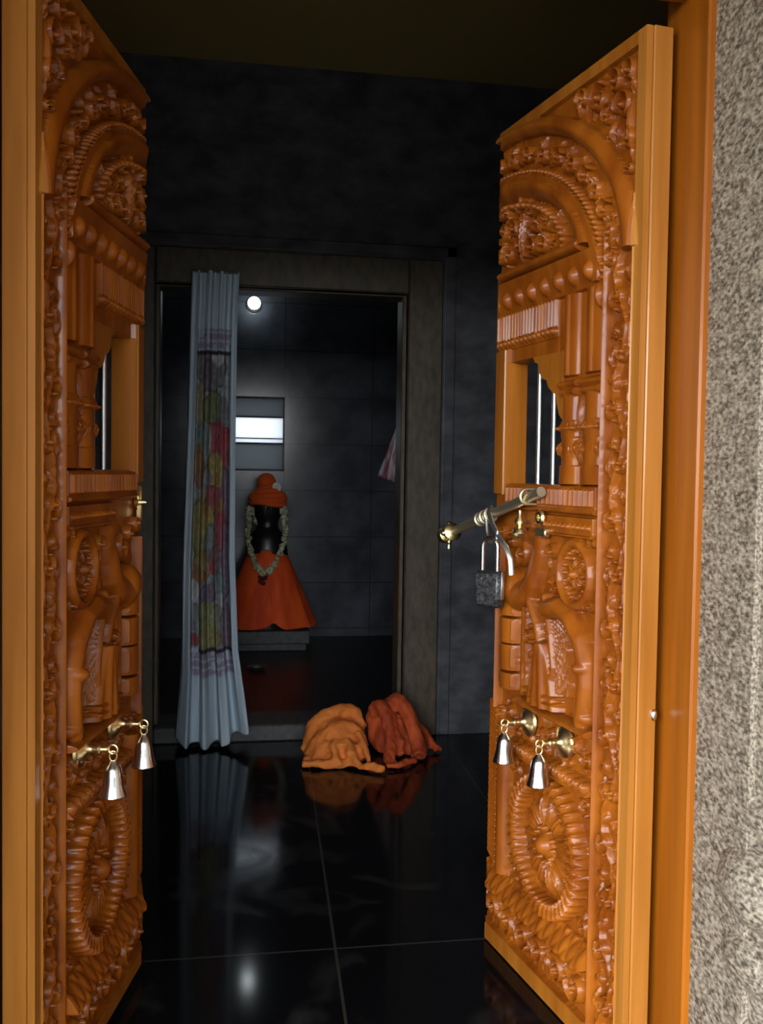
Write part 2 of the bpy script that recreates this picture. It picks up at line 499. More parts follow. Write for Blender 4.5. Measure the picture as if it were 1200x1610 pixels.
CU = .611
EO = lambda: np.sqrt(((CU - UU) / .60) ** 2 + (np.clip(ZZ - 1.585, 0, 9) / .41) ** 2)
EI = lambda: np.sqrt(((CU - UU) / .548) ** 2 + (np.clip(ZZ - 1.585, 0, 9) / .375) ** 2)
EH = lambda: np.sqrt(((CU - UU) / .478) ** 2 + (np.clip(ZZ - 1.55, 0, 9) / .325) ** 2)
ET = lambda: np.sqrt(((CU - UU) / .37) ** 2 + (np.clip(ZZ - 1.63, 0, 9) / .185) ** 2)
eo, ei, eh, et = EO(), EI(), EH(), ET()
up_ = ZZ > 1.6
# plain stile, rails
STILE = (UU < .029) | (ZZ > 1.973) | (ZZ < .042)
HT[STILE] = .013
# smooth arch band, round in section
band = (eo < 1) & (ei > 1) & up_
kk = np.clip((1 - eo) / np.clip((1 - eo) + (ei - 1), 1e-6, 9), 0, 1)
HT[band] = (.012 + .012 * np.sin(math.pi * kk))[band]
# ridge between vine border and panel
r_bar(.111, .124, .042, 1.64, .018)
r_bar(.024, .033, .042, 1.70, .016)
# vine border
rv = random.Random(3)
PER = .215
vx = lambda z: .069 + .021 * math.sin(2 * math.pi * z / PER)
r_tube([(vx(.05 + .01 * i), .05 + .01 * i) for i in range(160)], .0075, .014)
for i in range(15):
    z0 = .06 + PER * (.25 + .5 * i); s_ = 1 if i % 2 == 0 else -1
    if z0 > 1.62: break
    cu = .069 - s_ * .012
    r_scroll(cu, z0 + .004, .0235, math.pi / 2 * s_, -s_, .017, 1.35)
    for k, (da, ln) in enumerate(((.3, .04), (-.4, .034), (1.1, .036), (-1.3, .034), (2.2, .03))):
        r_leaf(.069 + s_ * .01, z0 + (.035 if k % 2 else -.04), (math.pi / 2 if k % 2 else -math.pi / 2) + da * s_, ln, .0085, .015)
    r_leaf(.069 + s_ * .031, z0 - .03, math.pi / 2 + s_ * .1, .06, .007, .017)
# spandrel foliage
for (cu, cz, R, a, s_) in ((.225, 1.945, .022, 0, 1), (.165, 1.925, .03, 2, -1), (.105, 1.935, .026, 1, 1), (.06, 1.94, .024, 4, -1), (.075, 1.88, .03, 0, 1), (.13, 1.88, .022, 3, -1), (.055, 1.81, .02, 2, 1), (.05, 1.755, .012, 0, -1)):
    r_scroll(cu, cz, R, a, s_, .019, 1.4)
for i in range(46):
    cu = rv.uniform(.036, .26); cz = rv.uniform(1.72, 1.965)
    if ((CU - cu) / .60) ** 2 + ((cz - 1.585) / .41) ** 2 < 1.06: continue
    r_leaf(cu, cz, rv.uniform(-1.9, -.6), rv.uniform(.03, .05), .0085, .017)
r_leaf(.046, 1.90, -math.pi / 2, .15, .009, .02)
# foliage between the arch and the hood, running down towards the border
for i in range(11):
    th = math.radians(4 + i * 8.6)
    cu = CU - .512 * math.cos(th); cz = 1.57 + .347 * math.sin(th)
    s_ = 1 if i % 2 else -1
    r_scroll(cu, cz, .021, th + 2, s_, .02, 1.4)
    for k in range(4):
        a = th + rv.uniform(-2.6, 2.6)
        r_leaf(cu - .02 * math.cos(th + 1.57), cz + .02 * math.sin(th + 1.57), a, .04, .0085, .018)
r_tube([(CU - .505 * math.cos(math.radians(q)), 1.57 + .338 * math.sin(math.radians(q))) for q in range(0, 91, 3)], .006, .012)
# beaded rim of the hood + the smooth cove
rim = (eh < 1.0) & (eh > .955) & (ZZ > 1.555)
HT[rim] = np.maximum(HT[rim], .021)
for i in range(40):
    th = math.radians(2 + i * 2.3)
    r_dome(CU - .487 * math.cos(th), 1.55 + .331 * math.sin(th), .008, .022)
cove = (eh <= .955) & (et > 1) & (ZZ > 1.64)
kk = np.clip((et - 1) / np.clip((et - 1) + (.955 - eh) * 1.4, 1e-6, 9), 0, 1)
HT[cove] = (.006 + .024 * np.sin(kk * math.pi * .62))[cove]
# tympanum foliage
TY = [(.585, 1.70, .022), (.535, 1.69, .026), (.48, 1.70, .028), (.425, 1.685, .026), (.37, 1.68, .022), (.315, 1.668, .014), (.565, 1.752, .022), (.512, 1.745, .024), (.455, 1.752, .022), (.4, 1.735, .02), (.35, 1.72, .016), (.59, 1.795, .014), (.545, 1.79, .016)]
for i, (cu, cz, R) in enumerate(TY):
    r_scroll(cu, cz, R, i * 1.9, 1 if i % 2 else -1, .026, 1.4)
for i in range(60):
    cu = rv.uniform(.28, .605); cz = rv.uniform(1.66, 1.81)
    if ((CU - cu) / .36) ** 2 + ((cz - 1.63) / .18) ** 2 > .95: continue
    r_leaf(cu, cz, rv.uniform(.6, 2.6), rv.uniform(.025, .045), .008, .024)
for i in range(17):
    th = math.radians(6 + i * 5.2)
    r_dome(CU - .345 * math.cos(th), 1.635 + .17 * math.sin(th), .0105, .03)
r_leaf(.47, 1.655, 1.75, .15, .014, .03)
# ledge roll, boss beam, fluted frieze
r_bar(.2, W, 1.626, 1.656, .034, False)
sl = win(.13, W, 1.552, 1.624)
u, z = UU[sl], ZZ[sl]
put(sl, np.where((u > .13) & (z > 1.552) & (z < 1.624), .012 + .018 * np.clip((z - 1.552) / .072, 0, 1), -1))
for i in range(8):
    r_dome(.165 + .061 * i, 1.583, .017, .02, .022, .012)
for i in range(20):
    r_bar(.318 + .0147 * i, .330 + .0147 * i, 1.492, 1.552, .013)
r_box(.315, W, 1.468, 1.553, .006)
for i in range(14):
    r_dome(.328 + .021 * i, 1.483, .0095, .018)
r_box(.315, .53, 1.43, 1.468, .004)
# pillar: flat shafts, capital, turned body with leaves, base
for (c, r_) in ((.259, .032), (.167, .036)):
    r_bar(c - r_, c + r_, 1.378, 1.552, .013)
    r_bar(c - r_ * .35, c + r_ * .35, 1.378, 1.552, .0165)
    for (zz, k) in ((1.362, 1.15), (1.345, .95)):
        r_bar(c - r_ * k, c + r_ * k, zz - .009, zz + .009, .017, False)
    for (z0, z1, k) in ((1.285, 1.338, .85), (1.25, 1.283, 1.1), (1.19, 1.248, .95), (1.15, 1.188, 1.2)):
        r_bar(c - r_ * k, c + r_ * k, z0, z1, .011 + .004 * k)
    for i in range(7):
        r_leaf(c + (i - 3) * r_ * .3, 1.255, math.pi / 2 + (i - 3) * .18, .045, .007, .02)
        r_leaf(c + (i - 3) * r_ * .3, 1.242, -math.pi / 2 + (i - 3) * .1, .04, .006, .0195)
        r_dome(c + (i - 3) * r_ * .3, 1.268, .0065, .021)
r_leaf(.213, 1.34, -math.pi / 2, .1, .012, .014); r_leaf(.213, 1.19, math.pi / 2, .07, .012, .014)
r_dome(.135, 1.53, .012, .025, .03)
# fluted base shelf and beaded moulding below the pillar
r_box(.13, .53, 1.098, 1.146, .016)
for i in range(20):
    r_bar(.136 + .0195 * i, .152 + .0195 * i, 1.104, 1.14, .024)
r_bar(.13, .53, 1.086, 1.1, .022, False)
r_box(.145, .4, 1.04, 1.082, .012)
for i in range(12):
    r_dome(.158 + .02 * i, 1.06, .0075, .021)
r_bar(.145, .4, 1.036, 1.046, .02, False)
# plain free stile beside the opening
FREE = (UU > .545) & (ZZ > 1.12) & (ZZ < 1.468)
HT[FREE] = np.maximum(HT[FREE], .013)
r_bar(.547, .555, 1.12, 1.468, .018)
# figure panel: curling trunk, rosette medallion, arched limb, robe, banded shaft
r_tube([(.51, .90), (.47, .885), (.425, .895), (.395, .925), (.378, .965), (.362, .995), (.37, 1.02), (.4, 1.03), (.43, 1.02)], .04, .034, .02)
r_scroll(.445, .985, .032, 2.2, 1, .022, 1.5)
r_dome(.49, .90, .046, .036, .05)
r_tube([(.205 + .062 * math.cos(q / 20 * 6.2832), .962 + .066 * math.sin(q / 20 * 6.2832)) for q in range(21)], .013, .024)
for i in range(18):
    q = i / 18 * 6.2832
    r_dome(.205 + .046 * math.cos(q), .962 + .049 * math.sin(q), .0068, .02)
for i in range(8):
    r_leaf(.205, .962, i * .785, .04, .012, .02)
r_dome(.205, .962, .014, .028)
r_tube([(.31, .875), (.265, .885), (.215, .868), (.175, .83), (.152, .785), (.15, .74), (.158, .69), (.165, .66)], .026, .036, .021)
r_dome(.155, .775, .024, .042, .02); r_dome(.162, .672, .03, .03, .02)
r_tube([(.33, .90), (.30, .82), (.285, .75), (.30, .665)], .011, .022)
r_tube([(.40, .88), (.37, .83), (.36, .78)], .016, .024, .01)
sl = win(.24, .40, .655, .80)
u, z = UU[sl], ZZ[sl]
q = np.clip((.80 - z) / .145, 0, 1); hw = .022 + .052 * q ** .8; c_ = .33
k = np.abs(u - c_) / hw
put(sl, np.where((k < 1) & (z < .80) & (z > .655), (.034 * np.sqrt(np.clip(1 - k * k, 0, 1)) + .003 * np.sin((u - c_) / hw * 14) * q), -1))
for zz in (.672, .686): r_bar(.262, .398, zz - .004, zz + .004, .033, False)
for i in range(9):
    r_tube([(.24 + .012 * i, .86), (.232 + .01 * i, .80), (.225 + .008 * i, .70)], .0042, .016)
r_bar(.415, .452, .66, .87, .016)
for (z0, z1) in ((.66, .70), (.705, .765), (.77, .83), (.835, .885)):
    r_bar(.47, .545, z0, z1, .027); r_box(.475, .54, z0 + .004, z1 - .004, .02)
r_bar(.56, .572, .60, 1.0, .02)
for i in range(40):
    cu = rv.uniform(.14, .44); cz = rv.uniform(.70, 1.02)
    r_leaf(cu, cz, rv.uniform(0, 6.28), rv.uniform(.02, .034), .0065, .012)
for (cu, cz, R) in ((.31, 1.0, .02), (.15, .9, .016), (.28, .925, .016), (.41, .8, .018), (.145, 1.03, .012), (.55, 1.03, .02), (.5, 1.01, .018)):
    r_scroll(cu, cz, R, cu * 40, 1, .02)
# shelf, flower field
r_bar(.125, .44, .636, .654, .034, False)
for i in range(46):
    cu = rv.uniform(.135, .58); cz = rv.uniform(.55, .625)
    r_leaf(cu, cz, rv.uniform(0, 6.28), rv.uniform(.02, .035), .0075, .014)
for i in range(9):
    r_scroll(.15 + .05 * i, .585 + .015 * (i % 2), .018, i, 1 if i % 2 else -1, .017)
# rosette panel
sl = win(.125, .5, .515, .545)
u, z = UU[sl], ZZ[sl]
put(sl, np.where((u > .125) & (u < .5) & (z > .515) & (z < .545), .004 + .026 * (.545 - z) / .03, -1))
for i in range(13):
    r_leaf(.14 + .028 * i, .546, -math.pi / 2, .03, .012, .016, .014)
CR, CZ = .306, .352
r_tube([(CR + .138 * math.cos(q / 40 * 6.2832), CZ + .138 * math.sin(q / 40 * 6.2832)) for q in range(41)], .0205, .028)
for i in range(44):
    q = i / 44 * 6.2832
    r_tube([(CR + .124 * math.cos(q), CZ + .124 * math.sin(q)), (CR + .153 * math.cos(q + .09), CZ + .153 * math.sin(q + .09))], .0062, .031)
for i in range(14):
    q = i / 14 * 6.2832
    r_leaf(CR + .032 * math.cos(q), CZ + .032 * math.sin(q), q, .08, .0165, .02)
    r_leaf(CR + .05 * math.cos(q + .224), CZ + .05 * math.sin(q + .224), q + .224, .064, .009, .013)
r_dome(CR, CZ, .046, .02); r_dome(CR, CZ, .028, .034)
for i in range(12):
    q = i / 12 * 6.2832
    r_dome(CR + .038 * math.cos(q), CZ + .038 * math.sin(q), .0068, .024)
for (cu, cz) in ((.152, .49), (.465, .49), (.152, .235), (.465, .235)):
    r_scroll(cu, cz, .02, cz * 9, 1, .017)
    for k in range(5): r_leaf(cu, cz, k * 1.26 + cu, .04, .009, .012)
r_bar(.495, .545, .205, .57, .026)
r_bar(.556, .604, .205, .60, .011)
for i in range(26):
    z0 = .215 + .0148 * i
    r_tube([(.558, z0), (.602, z0 + .022)], .0062, .0165)
# sloping base ledge, scroll plinth
sl = win(.125, W, .158, .206)
u, z = UU[sl], ZZ[sl]
put(sl, np.where((u > .125) & (z > .158) & (z < .206), .006 + .028 * np.clip((.206 - z) / .04, 0, 1) + .0035 * np.abs(np.sin(u * 95 + z * 60)) * np.abs(np.sin(u * 95 - z * 60)), -1))
r_box(.125, W, .046, .158, .008)
for i in range(6):
    cu = .165 + .078 * i
    r_scroll(cu, .105, .032, i * 1.2, 1 if i % 2 else -1, .026, 1.5)
    for k in range(5): r_leaf(cu + .037, .08 + .02 * (k % 3), 1.1 + k * .5, .045, .009, .021)
r_bar(.125, W, .046, .056, .02, False)
# chisel cuts between the leaves of the carved ground
rs = np.random.RandomState(5)
def lattice(cu, cz):
    g_ = rs.rand(int(W / cu) + 3, int(H / cz) + 3)
    x = UU / cu; y = ZZ / cz; xi = x.astype(int); yi = y.astype(int); fx = x - xi; fy_ = y - yi
    fx = fx * fx * (3 - 2 * fx); fy_ = fy_ * fy_ * (3 - 2 * fy_)
    return (g_[xi, yi] * (1 - fx) + g_[xi + 1, yi] * fx) * (1 - fy_) + (g_[xi, yi + 1] * (1 - fx) + g_[xi + 1, yi + 1] * fx) * fy_
cut = .6 * (1 - np.abs(lattice(.02, .03) * 2 - 1)) + .4 * (1 - np.abs(lattice(.009, .013) * 2 - 1))
smooth_part = STILE | band | FREE | cove | ((UU > .13) & (ZZ > 1.03) & (ZZ < 1.66)) | (HT > .0155)
HT = np.where(smooth_part, HT, np.maximum(.001, HT - .004 * np.clip(cut - .45, 0, 1) / .55))
HT = np.where(STILE | FREE, HT, HT * 1.18)
HT = np.where((UU > .56) & ~STILE, np.minimum(HT, .0115 + (W - UU) * .42), HT)

# region of every cell
uc = (us[:-1] + us[1:])[:, None] / 2 + 0 * zs[None, :-1]; zc = 0 * us[:-1, None] + (zs[:-1] + zs[1:])[None, :] / 2
cell = lambda a: (a[:-1, :-1] + a[1:, 1:]) / 2
ceo, cei, ceh, cet = cell(eo), cell(ei), cell(eh), cell(et)
reg = np.full(uc.shape, 'vine_border_carving', dtype='U32')
pan = uc > .1175
reg[pan & (zc < 1.7)] = 'figure_carving'
reg[pan & (zc < .655)] = 'flower_carving'
reg[pan & (zc < .545)] = 'rosette_carving'
reg[pan & (zc < .207)] = 'plinth_carving'
reg[pan & (zc > 1.033)] = 'beaded_moulding'
reg[pan & (zc > 1.147)] = 'pillar_carving'
reg[(uc > .295) & (zc > 1.147)] = 'fluted_frieze'
reg[pan & (zc > 1.552)] = 'boss_beam'
hi = zc > 1.625
reg[hi] = 'vine_border_carving'
reg[hi & (ceo >= 1) & (zc > 1.68)] = 'spandrel_carving'
reg[hi & (ceo < 1) & (cei >= 1) & (uc > .028)] = 'arch_band'
reg[hi & (cei < 1) & (ceh >= 1)] = 'arch_foliage'
reg[hi & (ceh < 1)] = 'arch_hood'
reg[hi & (cet < 1) & (zc > 1.656)] = 'tympanum_carving'
reg[hi & (zc <= 1.657) & (uc > .2)] = 'ledge_roll'
reg[(uc > .545) & (zc > 1.12) & (zc < 1.468)] = 'stile'
reg[(zc > 1.973) | (zc < .043)] = 'rail'
reg[uc < .0285] = 'stile'
reg[(uc > .545) & (zc > 1.12) & (zc < 1.468)] = 'rail'
HOLE = (.295, .545, 1.148, 1.437)
reg[(uc > HOLE[0]) & (uc < HOLE[1]) & (zc > HOLE[2]) & (zc < HOLE[3])] = ''


def relief_part(name, parent, side, m):
    ci, cj = np.nonzero(reg == name)
    if len(ci) == 0: return
    idx = lambda i, j: i * nz + j
    q = np.stack([idx(ci, cj), idx(ci + 1, cj), idx(ci + 1, cj + 1), idx(ci, cj + 1)], 1)
    used, inv = np.unique(q, return_inverse=True); q = inv.reshape(q.shape)
    ui = used // nz; zj = used % nz
    h = HT[ui, zj].copy()
    v = np.stack([us[ui], h, zs[zj]], 1)
    # skirt down to the slab along open borders
    ed = {}
    for f in q:
        for a, b_ in ((f[0], f[1]), (f[1], f[2]), (f[2], f[3]), (f[3], f[0])):
            if (b_, a) in ed: del ed[(b_, a)]
            else: ed[(a, b_)] = 1
    faces = [tuple(f[::-1]) for f in q]
    low = {}; vl = [tuple(p) for p in v]
    def lo(i):
        if i not in low:
            low[i] = len(vl); vl.append((v[i][0], -.001, v[i][2]))
        return low[i]
    for a, b_ in ed: faces.append((a, b_, lo(b_), lo(a)))
    if side < 0:
        vl = [(x, -y, z) for x, y, z in vl]; faces = [f[::-1] for f in faces]
    o = link(name, vl, faces, m, parent, True)
    o.data.set_sharp_from_angle(angle=math.radians(50))
    return o


def make_leaf(name, loc, rz, side, label):
    root = empty(name, loc, rz)
    tag(root, label, 'door', kind='structure')
    T = .041
    m = MB()
    m.box(0, HOLE[0], -T, 0, 0, H); m.box(HOLE[1], W, -T, 0, 0, H)
    m.box(HOLE[0], HOLE[1], -T, 0, 0, HOLE[2]); m.box(HOLE[0], HOLE[1], -T, 0, HOLE[3], H)
    m.build('leaf_board', MIDTEAK, root, False, side)
    for r in sorted(set(reg.ravel().tolist()) - {''}):
        relief_part(r, root, side, TEAK if r == 'stile' else MIDTEAK if r == 'rail' else CARVED)
    # stepped bracket in the corner of the opening
    m = MB()
    pr = [(HOLE[0], HOLE[3]), (.43, HOLE[3]), (.42, 1.424), (.405, 1.42), (.40, 1.40), (.385, 1.385), (.365, 1.38), (.358, 1.365), (.34, 1.352), (.322, 1.345), (.317, 1.325), (.306, 1.30), (HOLE[0], 1.29)]
    m.prism(pr, -.03, .006)
    m.build('corbel', MIDTEAK, root, False, side)
    for cu in (.39, .46):
        m = MB(); m.lathe([(.0065, HOLE[2] - .01), (.0065, HOLE[3] + .01)], (cu, -.03, 0), n=12)
        m.build('window_bar', STEEL, root, True, side)['label'] = 'grey steel window bar'
    # hinge-edge moulding
    m = MB(); m.box(-.006, .0, -T, .0, .0, H, .002); m.build('hinge_edge', TEAK, root, False, side)
    if side > 0:
        m = MB(); m.ball((-.008, -.034, .715), (.006, .007, .012), 12, 8); m.build('hinge_stud', CHROME, root, True, side)['label'] = 'small chrome stud on the hinge edge'
    return root


class LeafFrame:
    def __init__(s, loc, free, side):
        s.o = np.array(loc, float); d = np.array([free[0] - loc[0], free[1] - loc[1]]); d /= np.hypot(*d)
        s.U = np.array([d[0], d[1], 0]); s.N = np.array([-d[1], d[0], 0]) * side
        s.rz = math.atan2(d[1], d[0])

    def p(s, u, n, z): return s.o + s.U * u + s.N * n + np.array([0, 0, z])


RF = LeafFrame((.7773, 1.6893, .004), (.6751, 2.2919), 1)
LF = LeafFrame((-.3163, 1.6414, .022), (-.1901, 2.2392), -1)
door_r = make_leaf('door_1', RF.o, RF.rz, 1, 'carved teak door leaf standing open on the right, with brass bolt and padlock')
door_l = make_leaf('door_2', LF.o, LF.rz, -1, 'carved teak door leaf standing open on the left, beside the printed curtain')


# ------------------------------------------------------------------ bells on the leaves
def bell_set(root, fr, side, u, z, n_out, label):
    m = MB()
    m.lathe([(.0, .008), (.033, .008), (.036, .011), (.034, .016), (.026, .018), (.022, .022), (.016, .024), (.009, .03), (.0075, .04), (.0095, .044), (.0095, .05), (.006, .053), (.005, n_out - .004), (.0, n_out - .003)], (u, 0, z), 'y', 24, False)
    pts = [(u, n_out + .007 + .0085 * math.cos(q / 14 * 6.2832), z + .0085 * math.sin(q / 14 * 6.2832)) for q in range(14)]
    m.tube(pts, .0022, 8, True)
    o = m.build('bell_mount', BRASS, root, True, side); o['label'] = 'brass rosette and stem carrying a bell'
    p = fr.p(u, n_out + .007, z - fr.o[2] * 0)
    b_ = empty('hanging_bell', p)
    tag(b_, label, 'bell', 'bells hanging on the door leaves')
    m = MB()
    q = [(.0085 * math.sin(k / 14 * 6.2832) * .8, 0, -.013 + .0095 * math.cos(k / 14 * 6.2832)) for k in range(14)]
    m.tube(q, .0018, 8, True)
    m.build('loop', BRASS, b_, True)
    m = MB()
    m.lathe([(.0, -.0215), (.006, -.022), (.008, -.0265), (.0125, -.031), (.0155, -.038), (.0175, -.05), (.0195, -.064), (.0215, -.075), (.0245, -.0835), (.0255, -.087), (.0245, -.089), (.022, -.0885), (.0185, -.074), (.0145, -.04), (.0, -.034)], n=32, cap=False)
    m.build('bell_cup', CHROME, b_, True)
    m = MB(); m.tube([(0, 0, -.036), (0, 0, -.076)], .0014, 6); m.ball((0, 0, -.08), .0055)
    m.build('clapper', BRASS, b_, True)
    return b_


bell_set(door_r, RF, 1, .24, .60, .066, 'chrome bell on the right door leaf, the nearer and lower of its two')
bell_set(door_r, RF, 1, .404, .603, .066, 'chrome bell on the right door leaf, near its free edge beneath the padlock')
bell_set(door_l, LF, -1, .212, .622, .068, 'chrome bell on the left door leaf, the nearer and lower of its two')
bell_set(door_l, LF, -1, .41, .618, .068, 'chrome bell on the left door leaf, near its free edge beside the curtain')
# brass keeper on the left leaf
m = MB()
m.lathe([(.0, .006), (.016, .006), (.017, .012), (.01, .014), (.006, .022), (.004, .03), (0, .031)], (.576, 0, 1.076), 'y', 20, False)
m.box(.57, .582, .006, .02, 1.035, 1.115, .003)
m.build('bolt_keeper', BRASS, door_l, True, -1)['label'] = 'small brass bolt keeper'

# ------------------------------------------------------------------ sliding bolt on the right leaf
A = RF.p(.306, .045, 1.136 - .004); B = RF.p(.868, .05, .997 - .004)
bolt = empty('sliding_bolt', A)
tag(bolt, 'long dull brass door bolt jutting past the right leaf, holding the padlock', 'bolt')
R3 = lambda t_, n=0.0, dz=0.0: (A + (B - A) * t_ + RF.N * n + np.array([0, 0, dz])) - A
m = MB(); m.tube([R3(t_) for t_ in (0, .1, .5, .8, .9)], [.0115, .0115, .0115, .0115, .0105], 14)
m.tube([R3(t_) for t_ in (.9, .99, 1.0)], [.006, .0055, .003], 10)
m.build('rod', OLDBRASS, bolt, True)
m = MB()
for t_, r_ in ((.44, .019), (.465, .0165), (.49, .0185), (.515, .016), (.54, .0175)):
    ax = (B - A) / np.linalg.norm(B - A)
    m.tube([R3(t_ - .009), R3(t_ - .006), R3(t_ + .006), R3(t_ + .009)], [r_ * .8, r_, r_, r_ * .8], 16)
m.build('collar', OLDBRASS, bolt, True)
m = MB()
m.tube([R3(t_) for t_ in (.82, .825, .83, .85, .86, .89, .9, .93, .935)], [.006, .02, .024, .022, .014, .013, .02, .022, .006], 18)
m.ball(R3(.875, 0, .024), .009); m.ball(R3(.875, 0, -.022), .008); m.tube([R3(.875, 0, .022), R3(.875, 0, -.04)], .004, 8)
m.ball(R3(.86, .02, .0), .008)
m.build('end_cap', BRASS, bolt, True)['label'] = 'bright brass end cap'
# hasp strap swinging down from the collar
hp = [RF.p(.545, .05, 1.093), RF.p(.53, .062, 1.075), RF.p(.50, .066, 1.05), RF.p(.46, .068, 1.025), RF.p(.425, .066, 1.0), RF.p(.412, .062, .975), RF.p(.41, .06, .94)]
m = MB(); m.tube([p - A for p in hp], .0048, 10, flat=(.6, 1.3))
m.build('hasp_strap', STEEL, bolt, True)
lk = RF.p(.50, .07, 1.035)
m = MB(); m.tube([RF.p(.535, .066, 1.06) - A + 0 * lk, RF.p(.525, .068, 1.03) - A, RF.p(.512, .07, 1.012) - A, RF.p(.49, .07, 1.008) - A, RF.p(.47, .07, 1.02) - A, RF.p(.468, .069, 1.038) - A], .0045, 8)
m.build('hook', STEEL, bolt, True)
# mounting staple of the bolt on the board
m = MB()
def lp(u, n, z): return RF.p(u, n, z) - A
m.tube([lp(.37, .012, 1.1035)] + [lp(.37, .046 + .0165 * math.cos(q), 1.12 + .0165 * math.sin(q)) for q in np.linspace(-math.pi / 2, math.pi / 2, 13)] + [lp(.37, .012, 1.1365)], .0035, 10)
m.build('staple', OLDBRASS, bolt, True)

# key escutcheon and finial on the right leaf
m = MB()
m.lathe([(.0, .02), (.016, .02), (.0185, .025), (.014, .03), (.007, .03), (.0065, .024), (0, .024)], (.346, 0, 1.074), 'y', 22, False)
m.box(.322, .37, .012, .026, 1.03, 1.052, .003)
m.build('keyhole_plate', BRASS, door_r, True)['label'] = 'brass keyhole plate'
m = MB()
m.lathe([(0, .028), (.005, .024), (.006, .012), (.012, .004), (.0135, -.004), (.006, -.011), (.015, -.018), (.018, -.028), (.012, -.038), (0, -.04)], (.432, .03, 1.062), n=18, cap=False)
m.tube([(.432, 0, 1.05), (.432, .03, 1.05)], .005, 8)
m.build('finial', BRASS, door_r, True)['label'] = 'small turned brass finial'

# ------------------------------------------------------------------ padlock
pk = RF.p(.498, .072, .856)
pad = empty('padlock', pk, RF.rz + math.radians(30))
tag(pad, 'dark iron padlock with silver shackle hanging open from the door bolt', 'padlock')
m = MB(); m.box(-.034, .034, -.014, .014, .0, .086, .007)
m.build('lock_body', DARKIRON, pad, True)
m = MB(); m.box(-.028, .028, .0138, .0158, .012, .03, .001); m.box(.012, .03, .0138, .0158, .05, .078, .001)
m.lathe([(0, .0155), (.009, .0155), (.009, .0138)], (-.01, 0, .055), 'y', 16, False)
m.lathe([(0, -.0155), (.009, -.0155), (.009, -.0138)], (-.01, 0, .055), 'y', 16, False)
m.build('cover_plate', DARKIRON, pad, True)
m = MB(); m.box(-.0375, -.0335, -.006, .004, .02, .085, .001); m.build('side_strip', STEEL, pad, True)['label'] = 'pale steel side strip'
m = MB()
m.tube([(-.021, 0, .08), (-.021, 0, .142)] + [(-.021 * math.cos(q / 8 * math.pi), 0, .142 + .021 * math.sin(q / 8 * math.pi)) for q in range(1, 8)] + [(.021, 0, .142), (.021, 0, .08)], .0055, 12)
m.build('shackle', CHROME, pad, True)

# ------------------------------------------------------------------ curtain with a colourful print
cu = empty('printed_curtain', (-.03, 4.06, 0))
tag(cu, 'pale blue white curtain with a colourful printed panel, gathered left in the inner doorway', 'curtain')
nS, nT = 120, 220
verts = []; cols = []
def sm(a, b_, x): x = min(1, max(0, (x - a) / (b_ - a))); return x * x * (3 - 2 * x)
def hsh(*a):
    x = math.sin(sum(v_ * k_ for v_, k_ in zip(a, (12.9898, 78.233, 37.719)))) * 43758.5453
    return x - math.floor(x)
def vnoise(x, y):
    xi, yi = math.floor(x), math.floor(y); fx, fy_ = x - xi, y - yi
    fx = fx * fx * (3 - 2 * fx); fy_ = fy_ * fy_ * (3 - 2 * fy_)
    return (hsh(xi, yi) * (1 - fx) + hsh(xi + 1, yi) * fx) * (1 - fy_) + (hsh(xi, yi + 1) * (1 - fx) + hsh(xi + 1, yi + 1) * fx) * fy_
BASEC = (.46, .55, .62); PURP = (.22, .13, .22); RED = (.5, .03, .06); YEL = (.5, .38, .04); GRN = (.2, .24, .05); ORG = (.45, .17, .03); GREY = (.22, .22, .22); DK = (.03, .025, .03); WHT = (.6, .62, .62); TEAL = (.2, .3, .3)
# coloured shapes of the print: (s, py, half width in s, half height in px, colour); py = height in photo pixels from the top edge 425 to the hem 1175
SHAPES = [(.5, 575, .32, 42, GREY), (.42, 590, .12, 26, PURP), (.62, 560, .12, 14, WHT), (.3, 640, .1, 40, (.4, .33, .14)), (.55, 640, .22, 26, GRN), (.75, 650, .1, 30, GREY),
          (.62, 682, .24, 26, RED), (.75, 705, .14, 30, RED), (.33, 700, .15, 40, TEAL), (.45, 690, .085, 30, WHT), (.4, 688, .07, 25, TEAL), (.3, 730, .1, 34, ORG), (.52, 725, .1, 20, GRN),
          (.62, 740, .15, 34, YEL), (.66, 748, .05, 12, ORG), (.6, 785, .24, 24, RED), (.82, 780, .1, 50, PURP), (.38, 780, .1, 26, (.4, .3, .2)), (.36, 830, .2, 50, (.36, .3, .05)), (.46, 820, .12, 34, YEL), (.72, 805, .1, 20, ORG),
          (.74, 835, .14, 30, RED), (.52, 850, .1, 30, TEAL), (.4, 890, .16, 28, (.42, .28, .04)), (.32, 905, .1, 20, ORG), (.64, 880, .1, 24, (.3, .12, .16)), (.82, 880, .08, 60, PURP), (.7, 915, .14, 16, TEAL), (.25, 930, .07, 22, WHT),
          (.5, 932, .14, 16, PURP), (.46, 970, .18, 26, (.3, .32, .05)), (.64, 975, .14, 28, (.34, .36, .2)), (.52, 1003, .2, 20, (.4, .34, .06)), (.26, 990, .07, 40, (.3, .32, .36)), (.8, 985, .09, 45, PURP), (.2, 1008, .13, 10, RED), (.5, 745, .04, 16, PURP), (.45, 800, .05, 12, ORG), (.58, 890, .04, 10, RED)]
